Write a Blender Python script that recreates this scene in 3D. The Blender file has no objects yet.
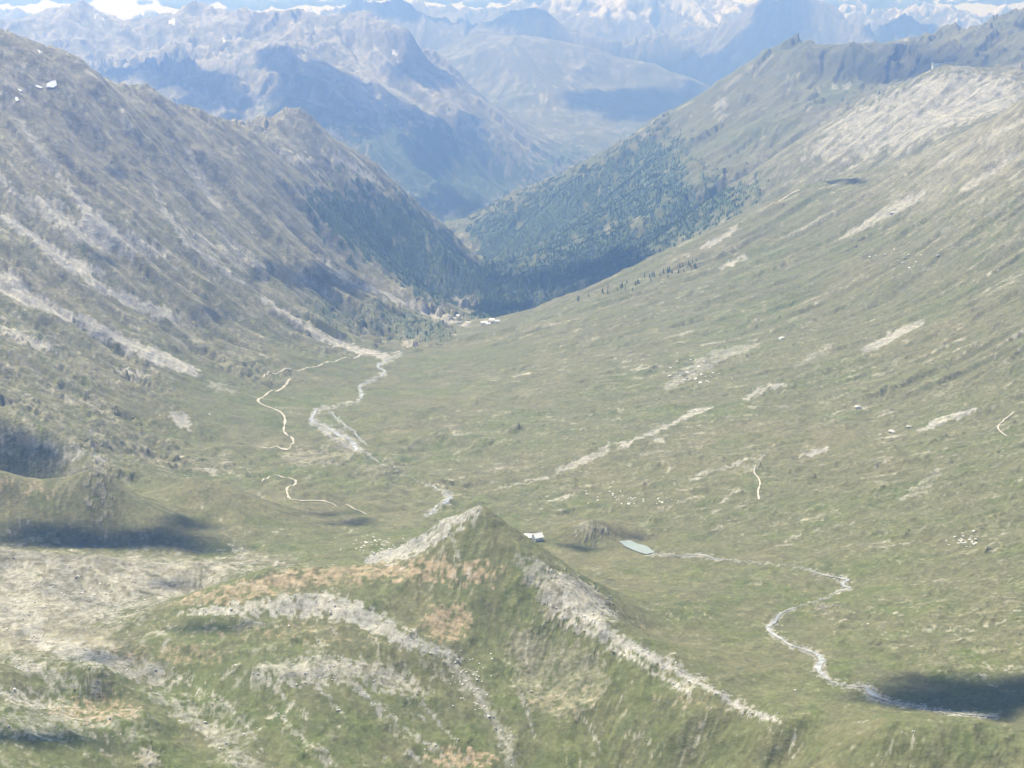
import bpy, bmesh, math, random
import numpy as np
from mathutils import Vector

# ------------------------------------------------------------------ camera, sky, sun, exposure
W, H, F = 1024, 768, 1576.0
ZC = 3000.0                                   # eye height above the sea
PITCH = math.atan(364.0 / F)
CP, SP = math.cos(PITCH), math.sin(PITCH)
SUN_ELEV, SUN_AZ = math.radians(61), math.radians(-40)      # azimuth: clockwise from straight ahead (+Y)
EXPOSURE = 1.27
sc = bpy.context.scene
col = sc.collection

cam_d = bpy.data.cameras.new("camera")
cam_d.sensor_width = 36.0
cam_d.lens = F * 36.0 / W
cam_d.clip_start, cam_d.clip_end = 1.0, 250000.0
cam = bpy.data.objects.new("camera", cam_d)
cam.location = (0, 0, ZC)
cam.rotation_euler = (math.pi / 2 - PITCH, 0, 0)
col.objects.link(cam)
sc.camera = cam

world = bpy.data.worlds.new("World")
sc.world = world
world.use_nodes = True
wn = world.node_tree
sky = wn.nodes.new("ShaderNodeTexSky")
sky.sky_type = 'NISHITA'
sky.sun_disc = False
sky.sun_elevation = SUN_ELEV
sky.sun_rotation = SUN_AZ
sky.altitude = 3000
sky.air_density, sky.dust_density, sky.ozone_density = 1.0, 1.5, 1.0
wn.links.new(sky.outputs[0], wn.nodes["Background"].inputs[0])
wn.nodes["Background"].inputs[1].default_value = 0.09

sun_d = bpy.data.lights.new("sun", 'SUN')
sun_d.energy, sun_d.angle, sun_d.color = 4.2, math.radians(0.53), (1.0, 0.94, 0.80)
sun = bpy.data.objects.new("sun", sun_d)
SUN = Vector((math.sin(SUN_AZ) * math.cos(SUN_ELEV), math.cos(SUN_AZ) * math.cos(SUN_ELEV), math.sin(SUN_ELEV)))
sun.rotation_euler = (-SUN).to_track_quat('-Z', 'Y').to_euler()
sun.location = SUN * 9000
col.objects.link(sun)

vs = sc.view_settings
vs.view_transform, vs.look, vs.gamma, vs.exposure, vs.use_curve_mapping = 'Standard', 'None', 1.0, EXPOSURE, False
cy = sc.cycles
cy.use_denoising = True
cy.max_bounces, cy.diffuse_bounces, cy.glossy_bounces, cy.volume_bounces = 6, 2, 2, 2
cy.transparent_max_bounces = 32
rng = np.random.default_rng(7)
random.seed(7)

# ------------------------------------------------------------------ helpers: pixels to bearings
def px_u(px, py):                              # bearing (X/Y) and downward slope of the sight line through a pixel
    yv = (384.0 - py) / F
    d = CP + SP * yv
    return ((px - 512.0) / F) / d, -(-SP + CP * yv) / d

def tag(o, label=None, cat=None, group=None, kind=None):
    if label: o["label"] = label
    if cat: o["category"] = cat
    if group: o["group"] = group
    if kind: o["kind"] = kind
    return o

def mesh_obj(name, verts, faces, mats, parent=None, smooth=False):
    me = bpy.data.meshes.new(name)
    me.from_pydata([tuple(v) for v in verts], [], [tuple(f) for f in faces])
    me.update()
    if smooth: me.shade_smooth()
    for m in (mats if isinstance(mats, (list, tuple)) else [mats]): me.materials.append(m)
    o = bpy.data.objects.new(name, me)
    col.objects.link(o)
    if parent: o.parent = parent
    return o

def np_mesh(name, co, tris_or_quads, mat, smooth=False):
    """co (n,3), faces (m,k) as numpy arrays"""
    me = bpy.data.meshes.new(name)
    m, k = tris_or_quads.shape
    me.vertices.add(len(co)); me.vertices.foreach_set("co", co.astype(np.float32).ravel())
    me.loops.add(m * k); me.loops.foreach_set("vertex_index", tris_or_quads.astype(np.int32).ravel())
    me.polygons.add(m); me.polygons.foreach_set("loop_start", np.arange(0, m * k, k, dtype=np.int32))
    me.polygons.foreach_set("use_smooth", np.full(m, smooth))
    me.update(calc_edges=True)
    me.materials.append(mat)
    o = bpy.data.objects.new(name, me)
    col.objects.link(o)
    return o

# ------------------------------------------------------------------ gradient noise on arrays
_perm = rng.permutation(4096)
_ga = rng.uniform(0, 2 * np.pi, 4096)
_gx, _gy = np.cos(_ga), np.sin(_ga)
def perlin(x, y, seed=0):
    xi, yi = np.floor(x).astype(np.int64), np.floor(y).astype(np.int64)
    xf, yf = x - xi, y - yi
    sx, sy = xf * xf * xf * (xf * (xf * 6 - 15) + 10), yf * yf * yf * (yf * (yf * 6 - 15) + 10)
    def g(i, j, dx, dy):
        h = _perm[(_perm[(i + seed * 57) & 4095] + j + seed * 131) & 4095]
        return _gx[h] * dx + _gy[h] * dy
    a = g(xi, yi, xf, yf); b = g(xi + 1, yi, xf - 1, yf)
    c = g(xi, yi + 1, xf, yf - 1); d = g(xi + 1, yi + 1, xf - 1, yf - 1)
    a = a + sx * (b - a); c = c + sx * (d - c)
    return (a + sy * (c - a)) * 1.5
def fbm(x, y, seed, octs, gain=0.5):
    s, a = 0.0, 1.0
    for o in range(octs):
        s = s + a * perlin(x, y, seed + o); x, y, a = x * 2.03, y * 2.03, a * gain
    return s
def ridged(x, y, seed, octs, gain=0.55):
    s, a, w = 0.0, 1.0, 1.0
    for o in range(octs):
        n = 1.0 - np.abs(perlin(x, y, seed + o)) * 1.6
        n = n * n * w
        s = s + a * n; w = np.clip(n * 1.4, 0, 1); x, y, a = x * 2.07, y * 2.07, a * gain
    return s - 0.9
def smooth(a, b, x):
    t = np.clip((x - a) / (b - a), 0, 1)
    return t * t * (3 - 2 * t)

# ------------------------------------------------------------------ the land: survey points
# region: [(px, py, Y)] seen points, and ('h', px, Y, z) points in dead ground
SURVEY = {
 'foreground_hill': [
  (-90,768,1240),(0,768,1250),(120,768,1310),(250,768,1335),(400,768,1385),(520,768,1415),(610,768,1425),(690,768,1405),(780,768,1360),(850,768,1300),
  (950,768,1290),(1110,768,1280),('h',-60,1000,2350),('h',250,1000,2330),('h',500,1000,2310),('h',750,1000,2320),('h',1000,1000,2340),
  ('h',0,750,2450),('h',500,750,2440),('h',1000,750,2450),
  (0,720,1330),(150,711,1390),(105,732,1350),(50,752,1300),(100,702,1450),(170,735,1395),(40,700,1430),(250,712,1445),(210,690,1490),(150,682,1510),(300,720,1425),(430,720,1470),(560,720,1485),(650,720,1462),(700,716,1440),(780,724,1395),(880,729,1330),(960,724,1330),(1040,745,1320),
  (0,670,1440),(100,670,1470),(250,670,1500),(400,675,1535),(540,670,1572),(482,505,1790),(500,524,1765),(520,545,1730),(560,585,1670),(600,620,1610),
  (640,648,1560),(700,685,1490),(760,713,1430),(545,610,1640),(600,670,1550),
  (145,608,1690),(200,590,1700),(260,570,1730),(320,565,1750),(380,558,1780),(420,535,1800),(450,515,1795),
  (200,640,1570),(300,616,1620),(300,634,1580),(400,612,1640),(230,648,1555),(450,580,1690),(450,560,1720),(480,540,1740),(490,620,1640),(330,650,1545),(420,648,1570),
  ('h',482,1940,2320),('h',420,1930,2315),('h',545,1880,2320),('h',330,1900,2325),('h',260,1860,2330),('h',200,1800,2330)],
 'scree_basin': [(-90,545,1890),(0,546,1900),(100,556,1870),(200,563,1880),('h',0,1985,2308),('h',100,1980,2302),('h',200,1975,2298),('h',-90,1985,2305),(0,570,1830),(100,600,1760),(200,600,1800),(250,560,1930),(0,610,1700),(60,640,1600),(-90,640,1600)],
 'valley_floor': [
  (620,590,1850),(700,600,1830),(700,650,1640),(760,690,1500),(640,632,1700),(930,708,1450),(870,695,1500),(800,650,1670),(770,622,1780),
  (845,585,1950),(700,557,2110),(640,548,2160),(1020,722,1430),(533,541,2190),(590,546,2180),(580,524,2225),(597,520,2222),(613,530,2222),('h',590,2330,2250),(552,541,2195),(632,541,2215),(320,455,2800),('h',320,2900,2212),(420,452,2850),(450,497,2480),
  (300,440,2950),(220,440,2950),(250,400,3300),(400,405,3250),(330,430,3050),(370,375,3800),(400,352,4300),(440,362,4000),
  (300,490,2500),(400,500,2450),(430,520,2250),(340,545,2050),(390,540,2010),(350,470,2650)],
 'meadow_knoll': [
  (95,468,2192),(50,480,2208),(0,471,2195),(-90,468,2170),(130,492,2185),(148,500,2270),(190,478,2312),(228,485,2300),(262,502,2248),(298,525,2190),(330,543,2110),(195,518,2190),(240,525,2160),(0,505,2150),(60,512,2140),(160,522,2130),(0,539,2080),(100,541,2095),
  (200,553,2060),(250,548,2070),('h',190,2480,2246),('h',240,2440,2244),('h',300,2330,2255),('h',95,2420,2250),('h',60,2470,2240),('h',30,2505,2236),('h',0,2530,2238),('h',-90,2560,2242),('h',45,2400,2240),('h',0,2400,2240)],
 'mountain_slope': [
  (-90,400,2640),(0,418,2600),(45,445,2560),(85,468,2490),(150,455,2700),(0,400,2700),(0,350,3000),(0,250,3500),(0,150,4000),(0,80,4350),(0,33,4600),(-90,20,4500),(-110,200,3600),
  (100,350,3250),(100,250,3800),(100,150,4450),(80,62,4800),(30,39,4700),(200,350,3650),(200,250,4300),(200,180,4900),(150,85,5200),
  (210,112,5650),(235,127,5850),(300,330,4200),(300,260,4900),(300,200,5600),(300,160,6200),(380,300,5400),(380,340,4600),(380,250,6200),
  (430,290,6000),(430,320,5300),(460,300,6200),(470,320,5500),(260,122,6500),(300,117,6700),(335,142,6800),(370,165,6900),(400,190,7000),
  (440,226,7100),(470,258,7200),(488,271,7300),('h',0,5400,2650),('h',80,5700,2580),('h',160,6150,2480),('h',235,6900,2420),('h',300,7600,2350),
  ('h',370,7800,2080),('h',440,8000,1750),('h',485,8200,1640),('h',0,7200,2250),('h',150,7700,2150)],
 'valley_slope': [
  (900,620,1750),(1000,650,1640),(1000,600,1790),(1110,600,1760),(900,560,2000),(1024,540,2000),(1024,480,2260),(1024,400,2680),(1024,300,3200),(1024,200,3800),
  (1024,102,4400),(1110,60,4500),(1110,300,3000),(900,480,2340),(900,400,2850),(900,300,3600),(900,220,4300),(900,165,4850),(780,520,2250),(780,450,2600),
  (780,380,3100),(780,300,3900),(780,240,4600),(800,187,5100),(660,500,2400),(660,430,2800),(660,360,3500),(660,300,4200),(660,266,4800),
  (690,240,5100),(560,500,2430),(560,430,2900),(560,370,3550),(560,320,4400),(480,470,2650),(480,420,3080),(480,370,3800),(480,340,4500),
  (950,140,4750),(880,168,4980),(740,215,5150),(640,262,5150),(580,292,5200),(530,312,5330),(500,325,5420),
  ('h',1024,5100,2690),('h',950,5400,2560),('h',880,5600,2430),('h',800,5750,2330),('h',740,5800,2250),('h',690,5800,2140),('h',640,5850,2060),
  ('h',580,5900,1960),('h',530,6000,1880)],
 'shoulder_mountain': [
  (1110,66,6600),(1024,70,6600),(990,66,6550),(935,67,6500),(900,84,6500),(850,110,6500),(800,140,6500),(760,165,6450),(720,195,6350),(930,110,6100),
  (930,135,5750),(850,150,6050),(1024,95,6000),('h',1024,7300,2690),('h',935,7300,2680),('h',850,7300,2540),('h',780,7300,2400)],
 'forested_mountain': [
  (1110,8,9500),(1024,18,9500),(1000,20,9400),(960,31,9300),(880,46,9200),(830,45,9000),(800,43,8900),(770,55,8800),(740,80,8700),(715,97,8700),
  (690,110,8700),(640,130,8800),(600,150,8900),(540,180,9100),(480,212,9300),(465,222,9400),(880,80,8300),(800,100,8000),(760,130,7600),
  (700,170,7400),(640,200,7400),(700,210,6800),(600,230,7300),(540,255,7200),(490,287,7000),(620,250,6600),(560,280,6500),(500,310,6200),
  ('h',800,10500,2250),('h',640,10500,1850),('h',540,10500,1560),('h',960,10500,2400),('h',1080,10500,2600),('h',720,10300,2050)],
 'rocky_massif': [
  (460,214,11000),('h',300,9800,1700),('h',150,9800,1800),('h',400,10500,1500),('h',480,10300,1560),('h',560,12000,1480),('h',20,9500,1900),
  ('h',800,13000,1500),('h',1000,13000,1700),('h',-90,11000,2000),
  (230,115,12000),(-70,10,15500),(0,14,15500),(50,5,15500),(110,13,15500),(190,0,15800),(230,13,15500),(265,14,15500),(300,10,15300),(345,13,15000),
  (385,18,14800),(410,30,14500),(440,50,15000),(475,80,14800),(510,120,14500),(540,150,14200),(470,180,12300),(500,190,13000),
  (295,40,13200),(330,62,13000),(370,88,12900),(412,113,12700),(440,150,12300),(450,190,11800),(350,50,14000),(260,42,14200),(250,70,12900),(300,90,12300),(330,112,11800),
  (380,150,11300),(420,190,11200),(130,58,13500),(200,65,13300),(150,48,14300),(200,92,12300),(60,40,14000),(0,40,14000),(400,62,14000),(450,88,13900),(490,130,13500),(425,62,14600),
  ('h',0,18500,2200),('h',150,18500,2200),('h',300,18500,2200),('h',440,17000,1900),('h',800,18500,1600),('h',1000,18500,1700)],
 'meadow_mountain': [
  (440,45,24000),(480,30,24500),(512,33,24000),(560,42,23500),(600,53,23500),(640,60,23000),(690,75,22500),(725,95,22000),(512,60,21000),(560,90,19500),(600,80,21000),
  (560,105,18500),(620,105,19000),(680,105,20000),(640,125,17500),(560,140,15500),(600,138,15800),('h',512,27000,1900),('h',600,26500,1800),('h',700,25500,1700),
  ('h',800,24000,1700),('h',960,24000,1800),('h',200,25000,2100),('h',20,25000,2100),('h',380,25500,2000)],
 'shaded_mountain': [
  (0,25,31000),(150,25,31000),(250,22,31000),(345,9,30000),(370,-3,30000),(400,0,30000),(440,18,29500),(470,28,29000),(500,15,29000),(530,9,29000),(546,11,29000),(565,24,28800),
  (600,38,28500),(650,45,28000),(700,50,28000),(735,28,28500),(752,-2,29000),(775,-8,29000),(800,-4,29000),(838,12,28800),(800,40,27000),(725,85,26000),(860,40,29000),(905,11,29000),(945,38,29000),(1010,35,29500),(1100,30,30000),
  ('h',560,33500,2200),('h',700,33500,2100),('h',850,33500,2300),('h',400,33500,2400),('h',1000,33500,2300),('h',100,33500,2400)],
 'snowy_range': [
  (-100,10,42000),(0,14,42000),(150,14,42000),(250,14,42000),(345,6,42000),(420,10,42000),(480,8,42000),(545,2,42000),(580,-11,42000),(640,-14,42000),(720,-12,42000),
  (800,5,42000),(870,25,40000),(930,11,42000),(990,4,42000),(1110,4,42000),(600,22,38000),(660,36,37000),(720,38,37000),
  ('h',0,50000,2600),('h',300,50000,2600),('h',600,50000,2700),('h',900,50000,2600)],
}
pu, pv, pz, preg = [], [], [], []
REG = list(SURVEY)
for ri, r in enumerate(REG):
    for p in SURVEY[r]:
        if p[0] == 'h':
            u, _ = px_u(p[1], 250); Y, z = p[2], p[3]
        else:
            u, s = px_u(p[0], p[1]); Y = p[2]; z = ZC - s * Y
        if Y > 15000:                             # the survey's far distances, scaled
            Y2 = 15000 + (Y - 15000) * .45; z = z if p[0] == 'h' else ZC - s * Y2; Y = Y2
        pu.append(u); pv.append(math.log(Y)); pz.append(z); preg.append(ri)
pu, pv, pz, preg = map(np.array, (pu, pv, pz, preg))

# grid in bearing u = X/Y and v = ln Y: squares of equal angular size, so the mesh is finest close to the viewer
NU, NV = 880, 1230
U = np.linspace(-0.43, 0.43, NU)
V = np.linspace(math.log(740), math.log(30700), NV)
DU, DV = U[1] - U[0], V[1] - V[0]
UU, VV = np.meshgrid(U, V)                       # rows: distance, columns: bearing
YY = np.exp(VV); XX = UU * YY
C2 = 0.0055 ** 2
def kern(a, b, c, d): return np.sqrt((a[:, None] - c[None]) ** 2 + (b[:, None] - d[None]) ** 2 + C2)
n = len(pu)
# heights are fitted relative to a smooth trend so that the far and the near weigh alike
tr = lambda v: 2250.0 + 0 * v
wgt = np.exp(pv)
K = kern(pu, pv, pu, pv)
Pm = np.stack([np.ones(n), pu, pv], 1)
A = np.zeros((n + 3, n + 3)); A[:n, :n] = K + np.eye(n) * 1e-5; A[:n, n:] = Pm; A[n:, :n] = Pm.T
wt = np.linalg.solve(A, np.concatenate([pz, np.zeros(3)]))
def rbf_grid(us, vs_):
    out = np.zeros((len(vs_), len(us))); near = np.zeros((len(vs_), len(us)), np.int16); best = np.full((len(vs_), len(us)), 1e9)
    for k in range(n):
        d2 = (us - pu[k])[None] ** 2 + (vs_ - pv[k])[:, None] ** 2
        m = d2 < best
        best[m] = d2[m]; near[m] = preg[k]
        out += wt[k] * np.sqrt(d2 + C2)
    out += wt[n] + wt[n + 1] * us[None] + wt[n + 2] * vs_[:, None]
    return out, near
# evaluate at half resolution and interpolate: the trend is smooth
us2, vs2 = np.linspace(U[0], U[-1], NU // 2), np.linspace(V[0], V[-1], NV // 2)
b2, r2 = rbf_grid(us2, vs2)
def up(a, fi, fj):
    i = np.clip(fi.astype(np.int64), 0, a.shape[0] - 2); j = np.clip(fj.astype(np.int64), 0, a.shape[1] - 2)
    ti, tj = np.clip(fi - i, 0, 1), np.clip(fj - j, 0, 1)
    return (a[i, j] * (1 - ti) + a[i + 1, j] * ti) * (1 - tj) + (a[i, j + 1] * (1 - ti) + a[i + 1, j + 1] * ti) * tj
FI = (VV - V[0]) / (V[-1] - V[0]) * (len(vs2) - 1)
FJ = (UU - U[0]) / (U[-1] - U[0]) * (len(us2) - 1)
Z = up(b2, FI, FJ)
RG = r2[np.clip(np.rint(FI).astype(int), 0, len(vs2) - 1), np.clip(np.rint(FJ).astype(int), 0, len(us2) - 1)]

# how rugged each region is
RUG = {'foreground_hill': .85, 'scree_basin': .4, 'valley_floor': .45, 'meadow_knoll': .5, 'mountain_slope': .9, 'valley_slope': .38, 'shoulder_mountain': .5,
       'forested_mountain': .8, 'rocky_massif': .95, 'meadow_mountain': .45, 'shaded_mountain': 1.25, 'snowy_range': 1.3}
rug = np.array([RUG[r] for r in REG])[RG]
for _ in range(3):                                # soften the steps of the ruggedness between regions
    for ax in (0, 1):
        k = 9
        c = np.cumsum(np.concatenate([np.repeat(np.take(rug, [0], ax), k, ax), rug, np.repeat(np.take(rug, [-1], ax), k, ax)], ax), ax)
        rug = (np.take(c, np.arange(2 * k, c.shape[ax]), ax) - np.take(c, np.arange(0, c.shape[ax] - 2 * k), ax)) / (2 * k)
wu = UU + 0.006 * fbm(UU * 40, VV * 40, 50, 3); wv = VV + 0.006 * fbm(UU * 40, VV * 40, 60, 3)
far = smooth(10500, 12500, YY)
humm = smooth(2250, 2400, YY) * (1 - smooth(2900, 3100, YY)) * (RG == REG.index('valley_floor'))
for _k in range(2):
    humm = np.apply_along_axis(lambda a_: np.convolve(a_, np.ones(15) / 15, 'same'), 1, humm)
Z = Z + YY * humm * (.0022 * fbm(wu * 30, wv * 30, 77, 3) + .0016 * fbm(UU * 70, VV * 70, 78, 2))
Z = Z + YY * far * rug * 0.0045 * ridged(wu * 11, wv * 11, 71, 3, 0.45)
Z = Z + YY * rug * (0.0022 * ridged(wu * 22, wv * 22, 1, 4, 0.45) + 0.0010 * fbm(UU * 60, VV * 60, 11, 3))
# gullies and ribs: noise smeared along the fall line
gv, gu = np.gradient(Z, DV, DU)
gm = np.hypot(gv, gu) + 1e-6
SLOPE = gm / YY
dv, du = gv / gm, gu / gm
rows, cols = np.meshgrid(np.arange(NV, dtype=float), np.arange(NU, dtype=float), indexing='ij')
step_i, step_j = dv * (DU / DV), du               # one column width per step
def box_soft(a, k):
    for ax in (0, 1):
        c = np.cumsum(np.concatenate([np.repeat(np.take(a, [0], ax), k, ax), a, np.repeat(np.take(a, [-1], ax), k, ax)], ax), ax)
        a = (np.take(c, np.arange(2 * k, c.shape[ax]), ax) - np.take(c, np.arange(0, c.shape[ax] - 2 * k), ax)) / (2 * k)
    return a
def smear(img, steps):
    acc = img.copy()
    for sgn in (1, -1):
        fi, fj = rows.copy(), cols.copy()
        for k in range(steps):
            ii = np.clip(np.rint(fi).astype(np.int32), 0, NV - 1); jj = np.clip(np.rint(fj).astype(np.int32), 0, NU - 1)
            fi = fi + sgn * step_i[ii, jj]; fj = fj + sgn * step_j[ii, jj]
            ii = np.clip(np.rint(fi).astype(np.int32), 0, NV - 1); jj = np.clip(np.rint(fj).astype(np.int32), 0, NU - 1)
            acc += img[ii, jj]
    return acc / (2 * steps + 1)
GUL = {'foreground_hill': .2, 'scree_basin': .2, 'valley_floor': .12, 'meadow_knoll': .15, 'valley_slope': .9}
gul = np.array([GUL.get(r, RUG[r]) for r in REG])[RG]
spur = np.array([{'mountain_slope': 1.0, 'forested_mountain': .8, 'rocky_massif': .6, 'shoulder_mountain': .6}.get(r, 0.0) for r in REG])[RG]
for _ in range(2): 
    gul = box_soft(gul, 9); spur = box_soft(spur, 16)
ST1 = smear(perlin(UU * 420, VV * 420, 20), 11); ST1 /= ST1.std()
ST2 = smear(perlin(UU * 150, VV * 150, 21), 26); ST2 /= ST2.std()
ST3 = smear(perlin(UU * 60, VV * 60, 22), 48); ST3 /= ST3.std()
steep = smooth(0.05, 0.36, SLOPE) * (1 - smooth(.5, .9, SLOPE) * (1 - smooth(2700, 2900, YY)))
ST4 = smear(perlin(UU * 26, VV * 26, 23), 70); ST4 /= ST4.std()
Z = Z + YY * spur * smooth(.15, .4, SLOPE) * 0.0036 * ST4
Z = Z + YY * np.minimum(gul, 1.5) * steep * (0.0013 * ST3 + 0.0007 * ST2 + 0.00011 * ST1)
Z = Z + YY * rug * (0.00020 * fbm(UU * 240, VV * 240, 31, 3)) + YY * 0.00006 * perlin(UU * 500, VV * 500, 35)
rockrel = ridged(wu * 120, wv * 120, 40, 3)
Z = Z + YY * np.maximum(rug - 0.6, 0) * 0.0006 * rockrel

# ------------------------------------------------------------------ seeing the land: pixel -> ground point
def ground_z(x, y):
    u, v = x / y, math.log(y)
    return float(up(Z, np.array([(v - V[0]) / DV]), np.array([(u - U[0]) / DU]))[0])
def unproject(px, py, ymin=0, ymax=1e9):
    u, s = px_u(px, py)
    fj = (u - U[0]) / DU
    j = int(np.clip(math.floor(fj), 0, NU - 2)); t = min(max(fj - j, 0), 1)
    zc = Z[:, j] * (1 - t) + Z[:, j + 1] * t
    Yc = YY[:, 0]
    sl = (ZC - zc) / Yc
    ok = (sl <= s) & (Yc > max(ymin, 1150)) & (Yc < ymax)
    i = int(np.argmax(ok)) if ok.any() else int(np.argmin(np.where((Yc > max(ymin, 1150)) & (Yc < ymax), sl, 9)))
    if i > 0 and sl[i - 1] > s >= sl[i]:
        t2 = (sl[i - 1] - s) / max(sl[i - 1] - sl[i], 1e-9)
        Yg = math.exp(V[i - 1] + t2 * DV); zg = zc[i - 1] + t2 * (zc[i] - zc[i - 1])
    else:
        Yg, zg = Yc[i], zc[i]
    return Vector((u * Yg, Yg, zg))

# ------------------------------------------------------------------ ground cover: patches surveyed on the land
def new_mask(): return np.zeros_like(Z)
def spread(mask, pix, strength=1.0, ymin=0, ymax=1e9, rag=2.0):
    """mark a patch of ground given by its corner sightings; ragged edge"""
    pts = []
    m = len(pix)
    for k in range(m):
        a, b = pix[k], pix[(k + 1) % m]
        ns = max(1, int(math.hypot(a[0] - b[0], a[1] - b[1]) / 14))
        for t in range(ns):
            f = t / ns
            g = unproject(a[0] + (b[0] - a[0]) * f, a[1] + (b[1] - a[1]) * f, ymin, ymax)
            pts.append((g.x / g.y, math.log(g.y)))
    P = np.array(pts)
    ph = max(max(p[1] for p in pix) - min(p[1] for p in pix), 2)
    vpp = (P[:, 1].max() - P[:, 1].min()) / ph
    au, av = rag * 0.00064, rag * max(vpp, 1e-4)
    i0 = max(int((P[:, 1].min() - 2 * av - V[0]) / DV) - 1, 0); i1 = min(int((P[:, 1].max() + 2 * av - V[0]) / DV) + 2, NV)
    j0 = max(int((P[:, 0].min() - 2 * au - U[0]) / DU) - 1, 0); j1 = min(int((P[:, 0].max() + 2 * au - U[0]) / DU) + 2, NU)
    if i1 <= i0 or j1 <= j0: return
    u, v = UU[i0:i1, j0:j1], VV[i0:i1, j0:j1]
    acc = np.zeros_like(u)
    for t in range(4):
        n1 = WN1[i0:i1, j0:j1] * (0.5 + 0.4 * t); n2 = WN2[i0:i1, j0:j1] * (0.5 + 0.4 * t)
        x, y = u + au * n1, v + av * n2
        ins = np.zeros(x.shape, bool)
        x2, y2 = P[-1]
        for (x1, y1) in P:
            if y1 != y2:
                c = ((y1 > y) != (y2 > y)) & (x < (x2 - x1) * (y - y1) / (y2 - y1) + x1)
                ins ^= c
            x2, y2 = x1, y1
        acc += ins
    sub = mask[i0:i1, j0:j1]
    np.maximum(sub, acc / 4 * strength, out=sub)
def band(mask, line, strength=1.0, rag=1.5, **k):
    """a strip along sightings (px, py, width)"""
    L, R = [], []
    for i, (x, y, w) in enumerate(line):
        a = line[max(i - 1, 0)]; b = line[min(i + 1, len(line) - 1)]
        dx, dy = b[0] - a[0], b[1] - a[1]; l = math.hypot(dx, dy) or 1
        L.append((x - dy / l * w / 2, y + dx / l * w / 2)); R.append((x + dy / l * w / 2, y - dx / l * w / 2))
    spread(mask, L + R[::-1], strength, rag=rag, **k)
def blob(mask, x, y, rx, ry, strength=1.0, rag=2.5, **k):
    spread(mask, [(x + rx * math.cos(t), y + ry * math.sin(t)) for t in np.linspace(0, 2 * math.pi, 15)[:-1]], strength, rag=rag, **k)

WN1 = fbm(UU * 190, VV * 190, 80, 3) * 2.2
WN2 = fbm(UU * 190, VV * 190, 90, 3) * 2.2
BRK = fbm(UU * 130, VV * 130, 95, 4)                       # break-up of patches
FINE = perlin(UU * 480, VV * 480, 99)
reg = {r: (RG == i).astype(float) for i, r in enumerate(REG)}
def soft(a, k=5):
    for ax in (0, 1):
        c = np.cumsum(np.concatenate([np.repeat(np.take(a, [0], ax), k, ax), a, np.repeat(np.take(a, [-1], ax), k, ax)], ax), ax)
        a = (np.take(c, np.arange(2 * k, c.shape[ax]), ax) - np.take(c, np.arange(0, c.shape[ax] - 2 * k), ax)) / (2 * k)
    return a

scree = new_mask()
# left-hand mountain
LM = dict(ymin=2450, ymax=7400)
spread(scree, [(74,190),(92,208),(112,225),(140,238),(179,257),(150,254),(118,248),(92,246),(86,225),(78,208)], 1.0, rag=2, **LM)
spread(scree, [(30,196),(60,205),(90,228),(130,240),(182,259),(120,254),(85,248),(55,228)], .9, rag=3, **LM)
spread(scree, [(176,212),(200,232),(262,272),(285,292),(235,268),(195,244)], .6, rag=3, **LM)
spread(scree, [(8,192),(34,200),(62,220),(92,244),(70,238),(40,215)], .75, **LM)
for ln, st in (
  ([(0,214,4),(20,229,5),(45,246,6),(78,264,6),(108,273,3)], .9), ([(0,275,18),(16,289,14),(36,300,8),(60,312,6),(100,330,8),(130,346,7),(165,360,9),(198,373,4)], .95),
  ([(48,256,3),(80,272,4),(105,291,5),(130,300,8),(160,312,9),(180,323,3)], .9), ([(0,328,4),(25,340,6),(58,350,3)], .8), ([(118,369,3),(132,374,5),(148,377,3)], .8),
  ([(150,176,2),(163,207,3),(186,241,4),(214,262,4),(246,286,2)], .75), ([(188,150,3),(200,178,6),(212,200,4),(224,210,2)], .8), ([(222,236,4),(240,250,7),(264,270,4)], .6),
  ([(262,298,3),(290,318,4),(320,336,5),(358,350,4),(388,357,3)], .95), ([(318,258,2),(350,281,3),(400,301,3),(440,317,3),(470,325,2)], .85),
  ([(20,120,3),(40,152,3),(62,180,3),(80,200,3)], .7), ([(118,105,2),(126,125,4),(136,145,2)], .6), ([(268,143,3),(290,157,5),(322,165,4)], .85), ([(322,150,4),(352,166,5),(380,184,3)], .9),
  ([(200,238,2),(225,250,3),(236,262,2)], .7), ([(0,172,3),(12,190,4),(30,204,3)], .6), ([(60,395,3),(90,405,5),(120,412,3)], .45), ([(30,440,3),(55,447,7),(85,455,6),(105,462,3)], .6),
  ([(205,385,3),(222,388,6),(240,390,3)], .5), ([(170,413,5),(182,420,9),(190,428,4)], .8), ([(300,270,3),(318,290,4),(330,300,3)], .5)):
    band(scree, [(a, b, w_ * 1.5 + 1) for a, b, w_ in ln], min(st * 1.12, 1), rag=2.0, **LM)
spread(scree, [(0,66),(35,62),(70,80),(118,92),(90,98),(40,100),(0,106)], .55, rag=5, **LM)
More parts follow.
